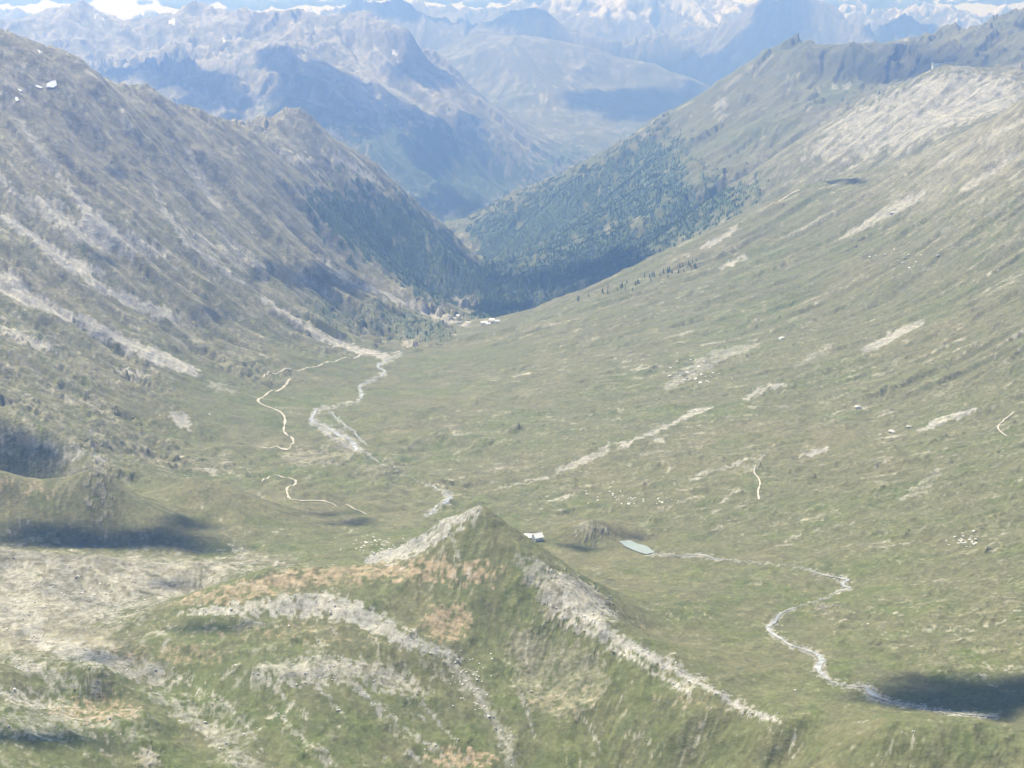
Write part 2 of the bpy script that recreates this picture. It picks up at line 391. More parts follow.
# right-hand slope
RM = dict(ymin=2250, ymax=5500)
for ln, st in (
  ([(838,240,3),(870,222,8),(900,205,12),(926,193,8)], .8), ([(786,238,3),(810,225,4),(834,210,3)], .7), ([(664,388,8),(690,372,14),(716,356,12),(760,344,6)], .6),
  ([(862,352,4),(884,341,10),(902,331,8),(924,321,3)], .85), ([(556,472,3),(580,462,8),(606,450,8),(610,442,3)], .75), ([(618,447,4),(650,434,4),(680,420,4),(696,411,6),(714,408,3)], .9),
  ([(500,488,2),(522,482,3),(548,477,2)], .8), ([(630,465,3),(648,452,6),(676,448,3)], .45), ([(718,470,3),(740,462,3),(756,454,2)], .8), ([(690,480,3),(702,474,5),(716,470,3)], .7),
  ([(744,400,3),(758,391,6),(770,386,5),(786,386,3)], .9), ([(797,457,3),(815,452,6),(830,448,4)], .95), ([(918,432,4),(940,421,7),(962,414,7),(976,409,3)], .95), ([(820,422,3),(850,405,4)], .5),
  ([(898,504,6),(920,490,14),(940,470,6)], .5), ([(880,540,3),(910,527,7),(925,521,3)], .5), ([(960,192,4),(990,172,8),(1022,150,5)], .7), ([(930,170,4),(980,140,8),(1024,118,6)], .6),
  ([(985,176,8),(1002,160,12),(1022,150,8)], .6), ([(790,370,4),(820,352,6),(838,340,3)], .5), ([(712,300,3),(732,260,2)], .0), ([(720,270,3),(732,262,7),(748,256,3)], .95), ([(700,248,4),(722,238,6),(738,228,3)], .8),
  ([(942,500,2),(958,495,4)], .7), ([(770,415,3),(792,402,5)], .5), ([(880,375,3),(900,358,5)], .4), ([(985,545,10),(950,555,10),(1020,530,4)], .35), ([(975,300,4),(1010,280,6),(1024,268,6)], .4), ([(940,235,3),(985,200,5)], .45)):
    if st > 0: band(scree, ln, st, **RM)
# shoulder mountain and beyond
SM = dict(ymin=5500, ymax=7400)
spread(scree, [(842,118),(900,88),(935,72),(1000,72),(1023,86),(1023,106),(960,124),(905,148),(860,156),(800,160),(815,138)], .75, rag=7, **SM)
FM = dict(ymin=6000, ymax=9600)
for ln, st in (([(592,190,3),(620,186,4),(652,179,3)], 1.0), ([(716,98,6),(722,112,16),(722,124,8)], .6), ([(725,92,4),(745,72,8),(775,55,6)], .5), ([(812,70,2),(798,76,4),(786,76,2)], .6), ([(832,88,5),(852,86,5)], .7),
               ([(604,232,3),(612,226,8),(606,235,3)], .7), ([(634,220,4),(650,224,6)], .5), ([(590,265,3),(610,260,4),(622,258,2)], .95), ([(565,270,5),(575,272,5)], .8), ([(455,296,5),(470,302,4),(480,300,3)], .8), ([(452,302,3),(462,298,7),(474,290,3)], .5)):
    band(scree, ln, st, **FM)
# massif: pale rock slabs and screes
MM = dict(ymin=10500, ymax=17000)
for pl, st in (([(350,52),(380,58),(395,90),(412,112),(380,100),(355,75)], .8), ([(135,50),(180,55),(230,60),(240,70),(190,62),(140,62)], .8), ([(365,70),(392,62),(420,105),(400,108)], .5), ([(450,110),(490,128),(500,140),(470,130)], .7)):
    spread(scree, pl, st, rag=4, **MM)
# foreground
FG = dict(ymin=1150, ymax=1990)
spread(scree, [(0,548),(60,556),(150,562),(250,560),(258,566),(200,588),(150,606),(160,618),(110,622),(40,618),(0,606)], .50, rag=6, **FG)
for ln, st in (
  ([(186,612,5),(230,610,9),(280,606,14),(330,604,20),(352,612,20),(385,628,15),(420,646,10),(460,660,8)], 1.0), ([(476,512,4),(440,530,12),(405,550,16),(368,562,8)], .75),
  ([(440,652,6),(462,672,12),(480,695,14),(500,725,12),(515,768,14)], .6), ([(352,688,4),(380,705,5),(402,728,4),(440,752,4)], .8), ([(400,690,3),(430,715,3)], .6), ([(330,665,6),(352,690,6)], .6), ([(420,660,10),(440,675,8),(468,690,4)], .7),
  ([(518,556,10),(545,580,24),(575,600,34),(604,625,26),(612,640,8)], .75), ([(575,612,4),(620,640,7),(680,672,8),(740,706,7),(784,724,3)], .9), ([(552,610,4),(600,638,5),(640,662,4),(692,694,4)], .9),
  ([(0,600,40),(20,618,30),(45,632,14)], .7), ([(30,640,8),(70,650,16),(120,665,14),(160,675,18),(192,682,6)], .8), ([(0,655,6),(30,668,10),(70,684,10),(104,694,4)], .8), ([(0,692,8),(30,702,12),(64,702,8)], .9), ([(0,722,20),(60,725,24),(110,728,12)], .65),
  ([(150,692,6),(190,715,16),(225,740,18),(250,768,12)], .7), ([(185,700,4),(225,715,10),(250,735,8)], .6), ([(140,745,14),(158,768,14)], .5), ([(316,745,8),(330,768,10)], .7), ([(580,705,3),(600,730,5)], .45), ([(690,670,2),(750,712,2)], .0),
  ([(612,590,3),(650,572,3),(600,566,5),(556,562,8)], .45), ([(612,613,4),(660,612,6),(724,616,4)], .6), ([(648,640,3),(670,622,4),(690,616,3)], .5), ([(625,735,4),(650,738,8)], .6), ([(160,630,3),(186,630,6),(205,640,4)], .5),
  ([(415,605,3),(440,588,3)], .5), ([(345,545,10),(375,540,14),(405,535,6)], .6), ([(255,560,6),(300,552,8),(340,545,6)], .4), ([(448,575,2),(452,600,3)], .5)):
    if st > 0: band(scree, [(a, b, w_ * 1.25) for a, b, w_ in ln], st * .85, rag=4.0, **FG)
spread(scree, [(258,665),(330,655),(400,668),(440,694),(398,692),(352,684),(300,686),(262,682)], .7, rag=5, **FG)
spread(scree, [(160,608),(215,588),(275,570),(330,566),(300,582),(250,598),(200,606)], .5, rag=3, **FG)

band(scree, [(480,510,6),(455,522,14),(425,540,18),(395,554,18),(365,563,10)], .9, rag=2.0, **FG)
for ln in ([(560,596,8),(575,610,7),(620,640,6),(680,672,6),(740,706,5),(784,724,3)], [(540,598,4),(560,614,3),(600,639,3.5),(640,664,3),(692,695,3)]):
    band(scree, ln, 1.0, rag=1.0, **FG)
for ln in ([(252,672,5),(275,690,4),(302,712,2)], [(296,664,5),(322,690,4),(350,724,2)], [(344,668,5),(370,700,4),(398,738,2)], [(382,672,6),(404,695,4),(426,722,2)], [(458,670,6),(482,704,5),(504,740,4),(516,768,4)],
           [(268,705,3),(296,732,3),(330,766,3)], [(210,690,4),(240,716,4),(262,750,3)], [(520,690,3),(528,715,4),(536,740,2)], [(580,712,2),(592,730,4),(600,750,2)], [(420,700,3),(450,735,3),(470,762,2)], [(400,722,2),(430,748,3),(452,766,2)]):
    band(scree, ln, .75, rag=1.6, **FG)
keep = new_mask(); spread(keep, [(148,610),(200,593),(260,573),(320,567),(400,561),(480,548),(505,560),(470,602),(400,588),(330,592),(270,598),(210,606)], .8, rag=4, **FG)
scree *= 1 - keep * .75
stony = (1 - keep) * reg['foreground_hill'] * (1 - smooth(-.19, -.03, UU)) * smooth(-.25, .5, fbm(wu * 20, wv * 20, 150, 3) + .3 * ST3) * .36
scree = np.maximum(scree, stony)
ochre = new_mask()
for x, y, rx, ry, st in ((440,572,70,10,.9), (330,575,60,9,.7), (250,592,60,8,.6), (448,622,26,20,.8), (95,712,48,10,.8), (460,758,36,10,.9), (545,578,26,12,.4), (440,545,30,8,.3), (260,630,70,6,.5), (170,655,70,12,.5),
                        (560,700,40,14,.4), (690,700,40,12,.35), (330,640,60,5,.5), (60,640,50,6,.4), (0,482,12,6,.8), (40,488,22,8,.5), (200,628,60,5,.5)):
    blob(ochre, x, y, rx, ry, st, rag=4, ymin=1150, ymax=2400)
spread(ochre, [(158,607),(215,588),(275,571),(335,566),(405,562),(390,574),(310,586),(235,602)], .75, rag=3, ymin=1150, ymax=1990)
ochre = np.maximum(ochre, reg['valley_floor'] * smooth(1400, 1600, YY) * (1 - smooth(2000, 2150, YY)) * smooth(-0.1, .8, BRK) * .25)

rock = new_mask()
base_rock = {'foreground_hill': .05, 'scree_basin': .95, 'valley_floor': .03, 'meadow_knoll': .1, 'mountain_slope': .40, 'valley_slope': .2, 'shoulder_mountain': .45, 'forested_mountain': .12,
             'rocky_massif': .6, 'meadow_mountain': .12, 'shaded_mountain': .6, 'snowy_range': .95}
rb = soft(np.array([base_rock[r] for r in REG])[RG], 14)
rb = rb + reg['mountain_slope'] * .35 * smooth(2350, 2800, Z) + reg['valley_slope'] * .5 * smooth(2400, 2700, Z)
rock = np.clip(rb + .45 * (1 - .8 * smooth(.7, 1.5, SLOPE)) * (ST2 * .16 + BRK * .45 + ST1 * .08 + fbm(UU * 230, VV * 230, 140, 3) * .3 + fbm(wu * 55, wv * 55, 141, 3) * .5) * smooth(0.02, .3, rb) + .25 * smooth(.6, 1.1, SLOPE) * (1 - reg['meadow_knoll']), 0, 1)
for x, y, rx, ry, st, y0, y1 in ((97,478,12,12,.9,2100,2500), (560,680,50,40,.5,1300,1750), (575,600,36,26,.9,1500,1750), (590,530,16,9,.8,2000,2600), (320,458,40,8,.7,2300,3200), (380,470,30,8,.5,2300,3200), (825,607,14,5,.8,1500,2200), (945,625,40,8,.2,1500,2300),
                         (525,645,20,18,.6,1300,1750), (148,760,12,10,.9,1150,1700)):
    blob(rock, x, y, rx, ry, st, rag=4, ymin=y0, ymax=y1)

forest = new_mask()
spread(forest, [(302,196),(345,190),(400,196),(438,228),(486,271),(488,290),(470,303),(440,304),(410,290),(388,272),(368,258),(340,238),(318,218)], .95, rag=7, ymin=4500, ymax=7400)
spread(forest, [(300,300),(340,305),(400,310),(462,330),(440,338),(390,340),(330,325)], .35, rag=7, ymin=4000, ymax=6500)
spread(forest, [(466,224),(540,186),(600,165),(650,160),(676,160),(700,178),(726,190),(745,208),(700,232),(640,260),(580,290),(500,322),(468,320),(478,300),(492,284)], .97, rag=7, ymin=5500, ymax=9600)
spread(forest, [(600,150),(660,128),(690,150),(640,175)], .5, rag=8, ymin=7000, ymax=9600)
spread(forest, [(690,205),(730,188),(765,180),(770,190),(735,205),(700,222)], .5, rag=5, ymin=5300, ymax=9600)
spread(forest, [(330,132),(400,128),(440,120),(470,150),(512,170),(560,150),(600,150),(520,192),(470,216),(440,214),(400,190)], .9, rag=7, ymin=10000, ymax=16500)
spread(forest, [(235,108),(300,110),(350,120),(330,135),(290,118)], .6, rag=6, ymin=10000, ymax=14000)
spread(forest, [(590,140),(660,118),(690,108),(640,132)], .6, rag=6, ymin=14500, ymax=22000)
forest *= smooth(-1.1, -.5, BRK + .25 * ST2)
for x, y, rx, ry in ((607,228,6,7), (640,223,16,6), (540,255,18,4), (660,170,12,5), (690,180,14,8), (470,300,10,4), (455,270,10,3), (430,240,8,5), (575,240,6,3), (400,240,8,4), (440,282,14,4), (622,185,34,4.5), (520,262,10,3), (590,208,9,3), (660,205,14,4), (690,205,12,3), (700,190,16,5)):
    hole = new_mask(); blob(hole, x, y, rx, ry, 1, rag=3, ymin=5000, ymax=9600); forest *= 1 - hole

lush = np.clip(.3 + .4 * BRK + .22 * ST3 + .5 * fbm(UU * 17, VV * 17, 130, 2) + .48 * reg['foreground_hill'] + .3 * reg['meadow_knoll'] + .15 * reg['valley_floor'], 0, 1)
lush = soft(lush, 3)
snow = reg['snowy_range'] * smooth(2950, 3250, Z + 320 * BRK + 130 * ST2 - 260 * (1 - smooth(-.02, .03, UU))) * .55
blob(snow, 171, 21, 4, 2.5, .9, rag=1, **MM)
for x, y, rx, ry in ((372,36,2,1.5), (395,53,2,1.3), (400,60,2.5,1.2), (224,40,1.5,1.5), (98,17,5,1.5)):
    blob(snow, x, y, rx, ry, .9, rag=1.6, **MM)

# gravel along the streams
RIVERS = [
  [(1000,717,5),(960,714,5),(930,709,5),(905,705,6),(885,700,8),(872,694,14),(866,688,8),(848,686,5),(828,680,6),(818,668,14),(822,660,12),(812,652,7),(790,645,5),(776,636,6),(768,628,10),(776,620,8),(784,612,4),(800,606,1.2),(822,599,1.2),(838,592,3),(850,588,6),(842,584,8),(848,580,7),(832,577,4),(815,572,4),(802,568,2),(770,564,1),(740,561,1.2),(716,559,5),(700,555,4),(680,556,3),(655,554,5),(646,552,8)],
  [(425,516,5),(434,510,5),(446,502,8),(450,496,9),(442,490,4),(425,484,1),(400,474,.8),(378,462,1),(360,450,5),(352,442,10),(340,436,12),(328,428,8),(312,422,9),(314,414,6),(322,408,4),(340,405,1),(356,402,3),(362,394,6),(360,386,5),(372,380,4),(385,372,5),(378,366,6),(392,358,4),(402,352,4)],
  [(320,406,1.5),(336,418,2.5),(350,429,3),(366,445,2)], [(312,424,1.5),(326,433,2.5),(340,442,2.5),(356,449,1.5)],
]
gravel = new_mask()
for rv in RIVERS:
    band(gravel, [(x, y, w * 1.0 + .6) for x, y, w in rv], .7, rag=1.2)
    scree = np.maximum(scree, gravel)

scree = np.maximum(scree, reg['rocky_massif'] * smooth(-.3, .5, BRK + .4 * ST2 + fbm(UU * 30, VV * 30, 160, 2)) * .75 * (1 - forest) * smooth(1900, 2300, Z))
scree = np.maximum(scree, reg['meadow_mountain'] * smooth(-.4, .6, BRK + fbm(UU * 30, VV * 30, 161, 2)) * .5)
# break the screes up into streaks and stones
spk = smooth(-.9, .7, .3 * FINE + .3 * ST1 + .9 * BRK + 2.0 * (scree - .45))
scree_f = scree * spk
# scattered small bare spots everywhere along the fall line
bare = smooth(1.15 - .35 * reg['valley_slope'], 2.4, ST1 * .75 + BRK * 1.1 + ST2 * .4 + .5 * FINE) * .7 * smooth(-.5, .4, fbm(UU * 14, VV * 14, 120, 2))
scree_f = np.maximum(scree_f, bare * (1 - forest) * (1 - reg['valley_floor'] * .6))
scree_f = scree_f * (1 - forest * .8)
ochre_f = ochre * smooth(-.8, .7, BRK + .15 * FINE + .6 * (ochre - .3)) * (1 - forest)

# ------------------------------------------------------------------ materials
def mat_new(name):
    m = bpy.data.materials.new(name); m.use_nodes = True
    nt = m.node_tree
    return m, nt, nt.nodes["Principled BSDF"]
def N(nt, typ, **kw):
    n_ = nt.nodes.new(typ)
    for k, v in kw.items(): setattr(n_, k, v)
    return n_
def noise(nt, pos, scale, detail=3.0, rough=.55):
    t = N(nt, "ShaderNodeTexNoise"); t.inputs["Scale"].default_value = scale; t.inputs["Detail"].default_value = detail
    t.inputs["Roughness"].default_value = rough
    nt.links.new(pos, t.inputs["Vector"]); return t.outputs[0]
def mapr(nt, v, a, b, c=0.0, d=1.0):
    t = N(nt, "ShaderNodeMapRange"); t.inputs[1].default_value, t.inputs[2].default_value = a, b
    t.inputs[3].default_value, t.inputs[4].default_value = c, d
    nt.links.new(v, t.inputs[0]); return t.outputs[0]
def mixc(nt, f, a, b):
    t = N(nt, "ShaderNodeMix", data_type='RGBA')
    for s_, v in ((t.inputs[0], f), (t.inputs[6], a), (t.inputs[7], b)):
        if isinstance(v, (int, float)): s_.default_value = v
        elif isinstance(v, tuple): s_.default_value = (*v, 1)
        else: nt.links.new(v, s_)
    return t.outputs[2]
def mth(nt, op, a, b):
    t = N(nt, "ShaderNodeMath", operation=op)
    for s_, v in ((t.inputs[0], a), (t.inputs[1], b)):
        if isinstance(v, (int, float)): s_.default_value = v
        else: nt.links.new(v, s_)
    return t.outputs[0]
def attr_rgb(nt, name):
    a = N(nt, "ShaderNodeAttribute", attribute_name=name); s_ = N(nt, "ShaderNodeSeparateColor")
    nt.links.new(a.outputs["Color"], s_.inputs[0]); return s_.outputs[0], s_.outputs[1], s_.outputs[2]

GRASS, LUSH, DRY = (.110, .114, .061), (.092, .112, .043), (.142, .130, .077)
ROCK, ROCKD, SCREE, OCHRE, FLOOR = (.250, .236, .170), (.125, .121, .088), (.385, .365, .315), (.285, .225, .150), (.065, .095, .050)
mt, nt, bs = mat_new("alpine_ground")
pos = N(nt, "ShaderNodeNewGeometry").outputs["Position"]
n_f, n_m, n_l = noise(nt, pos, .16, 4, .65), noise(nt, pos, .022, 4, .6), noise(nt, pos, .0032, 3)
a_sc, a_oc, a_rk = attr_rgb(nt, "cover_a"); a_fo, a_lu, a_sn = attr_rgb(nt, "cover_b"); a_st, a_dt, _ = attr_rgb(nt, "cover_c")
c = mixc(nt, mapr(nt, mth(nt, 'ADD', a_lu, mapr(nt, n_m, .3, .7, -.4, .4)), .15, .95), GRASS, LUSH)
c = mixc(nt, mth(nt, 'MULTIPLY', mapr(nt, n_l, .45, .65), mapr(nt, n_m, .4, .65)), c, DRY)
c = mixc(nt, mapr(nt, a_st, .3, .8, 0, .35), c, DRY)
rk = mixc(nt, mapr(nt, mth(nt, 'ADD', n_m, mth(nt, 'MULTIPLY', a_st, .3)), .45, .85), ROCKD, ROCK)
rkf = mapr(nt, mth(nt, 'ADD', a_rk, mapr(nt, n_f, .3, .7, -.3, .3)), .25, .75)
c = mixc(nt, rkf, c, rk)
ocf = mapr(nt, mth(nt, 'ADD', a_oc, mapr(nt, n_f, .3, .7, -.25, .25)), .2, .9)
c = mixc(nt, ocf, c, OCHRE)
scf = mapr(nt, mth(nt, 'ADD', a_sc, mapr(nt, n_f, .3, .7, -.17, .17)), .08, 1.05)
c = mixc(nt, scf, c, mixc(nt, mapr(nt, n_m, .35, .65), (.235, .232, .222), SCREE))
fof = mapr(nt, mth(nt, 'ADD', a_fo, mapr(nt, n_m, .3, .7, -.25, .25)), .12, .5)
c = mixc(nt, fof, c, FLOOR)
c = mixc(nt, mapr(nt, a_sn, .3, .6), c, (.66, .66, .66))
# mottling of every surface: small stones, tussocks
n_c = noise(nt, pos, .06, 3, .6)
mot = mth(nt, 'MULTIPLY', mapr(nt, mth(nt, 'ADD', n_f, mth(nt, 'MULTIPLY', a_dt, .6)), .45, 1.15, .68, 1.32), mapr(nt, n_c, .3, .7, .86, 1.14))
hv = N(nt, "ShaderNodeVectorMath", operation='MULTIPLY')
nt.links.new(c, hv.inputs[0])
cmb = N(nt, "ShaderNodeCombineXYZ")
for k in range(3): nt.links.new(mot, cmb.inputs[k])
nt.links.new(cmb.outputs[0], hv.inputs[1])
nt.links.new(hv.outputs[0], bs.inputs["Base Color"])
bs.inputs["Roughness"].default_value = .95
bs.inputs["Specular IOR Level"].default_value = .15
bp = N(nt, "ShaderNodeBump"); bp.inputs["Strength"].default_value = .6; bp.inputs["Distance"].default_value = 3.0
nt.links.new(mth(nt, 'ADD', n_f, mth(nt, 'MULTIPLY', mth(nt, 'MULTIPLY', n_c, 2.2), mapr(nt, a_rk, .1, .8, .15, 1.0))), bp.inputs["Height"]); nt.links.new(bp.outputs[0], bs.inputs["Normal"])
M_GROUND = mt

def plain(name, rgb, rough=.8, var=.25, scale=1.0, spec=.3):
    m, nt, bs = mat_new(name)
    p = N(nt, "ShaderNodeNewGeometry").outputs["Position"]
    f = noise(nt, p, scale, 3)
    a = tuple(max(v * (1 - var), 0) for v in rgb); b = tuple(min(v * (1 + var), 1) for v in rgb)
    nt.links.new(mixc(nt, mapr(nt, f, .3, .7), a, b), bs.inputs["Base Color"])
    bs.inputs["Roughness"].default_value = rough; bs.inputs["Specular IOR Level"].default_value = spec
    return m
M_PATH = plain("trodden_gravel", (.40, .375, .32), .95, .15, .2, .1)
M_STONE = plain("pale_boulder_stone", (.55, .53, .49), .9, .15, .5, .2)
M_STONE_D = plain("dark_boulder_stone", (.17, .165, .155), .9, .25, .5, .2)
M_WALL = plain("white_render", (.80, .79, .76), .9, .05, .6)
M_ROOF = plain("shingle_roof", (.16, .13, .115), .8, .2, 1.2)
M_ROOF_L = plain("sheet_metal_roof", (.80, .78, .76), .45, .08, 1.2, .5)
M_WOOD = plain("weathered_wood", (.15, .10, .065), .8, .25, 2.0)
M_GLASS = plain("window_glass", (.05, .06, .07), .08, .1, 1.0, .6)
M_DARKROOF = plain("dark_flat_roof", (.05, .06, .075), .6, .1, 1.0)
M_SNOW = plain("old_snow", (.80, .81, .83), .7, .05, .1, .3)
M_NEEDLE = plain("conifer_needles", (.10, .14, .075), .9, .3, .05, .1)
M_BARK = plain("conifer_bark", (.10, .075, .055), .9, .2, 1.0, .1)
M_CLOUDTOP = plain("cloud_white", (.92, .92, .92), 1.0, .02, .001, 0)
mw, ntw, bw = mat_new("stream_water")
pw = N(ntw, "ShaderNodeNewGeometry").outputs["Position"]
ntw.links.new(mixc(ntw, mapr(ntw, noise(ntw, pw, .09, 4, .7), .4, .62), (.20, .21, .205), (.43, .43, .41)), bw.inputs["Base Color"])
bw.inputs["Roughness"].default_value = .25; bw.inputs["IOR"].default_value = 1.33
bpw = N(ntw, "ShaderNodeBump"); bpw.inputs["Strength"].default_value = .5; bpw.inputs["Distance"].default_value = .6
ntw.links.new(noise(ntw, pw, .35, 3), bpw.inputs["Height"]); ntw.links.new(bpw.outputs[0], bw.inputs["Normal"])
M_WATER = mw
M_POND = plain('pond_water', (.22, .255, .23), .4, .08, .05, .5)

# ------------------------------------------------------------------ the land as meshes, one per landform
co_all = np.stack([XX, YY, Z], -1).reshape(-1, 3)
idx = np.arange(NU * NV).reshape(NV, NU)
quads = np.stack([idx[:-1, :-1], idx[:-1, 1:], idx[1:, 1:], idx[1:, :-1]], -1).reshape(-1, 4)
qreg = RG[:-1, :-1].ravel()
nv_, nu_ = np.gradient(Z, axis=0), np.gradient(Z, axis=1)
Pv = np.stack([np.gradient(XX, axis=0), np.gradient(YY, axis=0), nv_], -1); Pu = np.stack([np.gradient(XX, axis=1), np.gradient(YY, axis=1), nu_], -1)
NRM = np.cross(Pu, Pv); NRM /= np.linalg.norm(NRM, axis=-1, keepdims=True); NRM = NRM.reshape(-1, 3)
ones = np.ones(NU * NV)
ca = np.stack([scree_f.ravel(), ochre_f.ravel(), rock.ravel(), ones], -1).astype(np.float32)
cb = np.stack([forest.ravel(), lush.ravel(), snow.ravel(), ones], -1).astype(np.float32)
cc = np.stack([np.clip(.5 + ST1.ravel() * .10 + ST2.ravel() * .10 + BRK.ravel() * .12, 0, 1), np.clip(.5 + FINE.ravel() * .35 + ST1.ravel() * .12, 0, 1), ones * 0, ones], -1).astype(np.float32)
LAND_LABEL = {
 'foreground_hill': 'grassy pointed hill with pale scree ribs in the foreground', 'scree_basin': 'grey stony basin left of the pointed foreground hill',
 'valley_floor': 'flat green valley floor with the winding stream', 'meadow_knoll': 'rounded green knoll at the left edge', 'mountain_slope': 'grey streaked mountainside on the left',
 'valley_slope': 'broad green valley slope on the right', 'shoulder_mountain': 'pale bare shoulder carrying the mountain station', 'forested_mountain': 'forested mountain flank behind the right slope',
 'rocky_massif': 'hazy rocky massif beyond the left mountain', 'meadow_mountain': 'distant sunlit meadow mountain in the haze', 'shaded_mountain': 'distant blue mountain chain', 'snowy_range': 'pale snow-flecked range on the skyline'}
for ri, r in enumerate(REG):
    q = quads[qreg == ri]
    used = np.unique(q)
    remap = np.zeros(NU * NV, np.int64); remap[used] = np.arange(len(used))
    o = np_mesh(r, co_all[used], remap[q], M_GROUND, True)
    for nm, arr in (("cover_a", ca), ("cover_b", cb), ("cover_c", cc)):
        at = o.data.attributes.new(nm, 'FLOAT_COLOR', 'POINT'); at.data.foreach_set("color", arr[used].ravel())
    o.data.normals_split_custom_set_from_vertices(NRM[used].tolist())
    tag(o, LAND_LABEL[r], None, None, 'structure')

# ------------------------------------------------------------------ streams, pond, paths laid on the land
def catmull(P, step):
    out = []
    for i in range(len(P) - 1):
        p0, p1, p2, p3 = P[max(i - 1, 0)], P[i], P[i + 1], P[min(i + 2, len(P) - 1)]
        ns = max(2, int(np.linalg.norm(p2[:2] - p1[:2]) / step))
        for k in range(ns):
            t = k / ns
            out.append(.5 * (2 * p1 + (p2 - p0) * t + (2 * p0 - 5 * p1 + 4 * p2 - p3) * t * t + (3 * p1 - p0 - 3 * p2 + p3) * t ** 3))
    out.append(P[-1]); return np.array(out)
def ribbon(name, line, mat, lift, step=5.0, wscale=1.0, ymin=0, ymax=1e9, wob=.25):
    P = []
    for x, y, w in line:
        g = unproject(x, y, ymin, ymax); P.append((g.x, g.y, w * g.y / F * wscale))
    C = catmull(np.array(P), step)
    T = np.gradient(C[:, :2], axis=0); T /= np.linalg.norm(T, axis=1, keepdims=True) + 1e-9
    Nn = np.stack([-T[:, 1], T[:, 0]], 1)
    wv_ = C[:, 2] * (1 + wob * perlin(np.arange(len(C)) * .31, np.full(len(C), .5), 5))
    verts, faces = [], []
    K = 4
    for i in range(len(C)):
        for k in range(K + 1):
            p = C[i, :2] + Nn[i] * wv_[i] * (k / K - .5)
            verts.append((p[0], p[1], ground_z(p[0], p[1]) + lift))
    for i in range(len(C) - 1):
        for k in range(K):
            a = i * (K + 1) + k; faces.append((a, a + 1, a + K + 2, a + K + 1))
    o = mesh_obj(name, verts, faces, mat, smooth=True)
    if o.data.polygons[0].normal.z < 0: o.data.flip_normals()
    return o
for rv in RIVERS:
    tag(ribbon('stream', rv, M_WATER, .6, 4.0, .5), 'pale shallow stream winding through gravel', kind='structure')
def sheet(name, pix, mat, lift, flat=False, **kw):
    G = [unproject(x, y, **kw) for x, y in pix]
    cx, cy_ = sum(g.x for g in G) / len(G), sum(g.y for g in G) / len(G)
    zf = sorted(g.z for g in G)[len(G) // 2]
    rings, verts, faces = 5, [], []
    m = len(G) * 3
    edge = []
    for i in range(len(G)):
        a, b = G[i], G[(i + 1) % len(G)]
        for t in range(3): edge.append(a.lerp(b, t / 3))
    for r in range(1, rings + 1):
        for e in edge:
            x, y = cx + (e.x - cx) * r / rings, cy_ + (e.y - cy_) * r / rings
            verts.append((x, y, (zf if flat else ground_z(x, y)) + lift))
    verts.append((cx, cy_, (zf if flat else ground_z(cx, cy_)) + lift))
    for r in range(rings - 1):
        for i in range(m):
            faces.append((r * m + i, r * m + (i + 1) % m, (r + 1) * m + (i + 1) % m, (r + 1) * m + i))
    for i in range(m): faces.append((len(verts) - 1, (i + 1) % m, i))
    o = mesh_obj(name, verts, faces, mat, smooth=True)
    if o.data.polygons[0].normal.z < 0: o.data.flip_normals()
    return o
tag(sheet('pond', [(619,542),(630,541),(640,545),(650,549),(655,553),(646,555),(634,551),(625,547)], M_POND, 1.2, ymin=2000, ymax=2500), 'small pale green pond beside a dark knoll', kind='structure')

PATHS = [
  ([(400,351,2),(372,354,2),(345,358,2),(325,363,2),(308,368,2),(285,369,2.2),(268,373,2.2),(262,378,2.2)], 'stony'),
  ([(290,379,2.2),(284,387,2.2),(266,395,2.4),(258,401,2.6),(268,407,2.6),(280,412,2.6),(285,420,2.6),(284,432,2.6),(293,440,2.6),(291,446,2.4),(282,449,2.4),(262,447,1.6)], 'winding'),
  ([(262,482,2),(272,476,2.2),(288,478,2.2),(296,482,2.4),(287,489,2.4),(288,496,2.4),(294,500,2.2),(315,501,2),(334,505,2),(352,508,2),(367,515,2)], 'zigzag'),
  ([(756,466,1.6),(754,472,1.6),(758,478,1.6),(760,484,1.6),(758,492,1.6),(759,500,1.6)], 'faint'),
  ([(770,205,1.8),(785,198,2),(800,190,1.8)], 'upper'),
  ([(1008,436,1.5),(998,428,1.5),(1004,420,1.5),(1014,412,1.5)], 'high'),
]
PL = {'stony': 'pale track running along the head of the valley floor', 'winding': 'pale winding path across the green valley flat', 'zigzag': 'pale zigzag path below the green knoll', 'faint': 'faint path on the lower right slope',
      'upper': 'short pale road over the crest of the right slope', 'high': 'faint hooked path at the right edge'}
for ln, nm in PATHS:
    tag(ribbon('path', ln, M_PATH, 1.0, 4.0, .85, wob=.7), PL[nm], kind='structure')

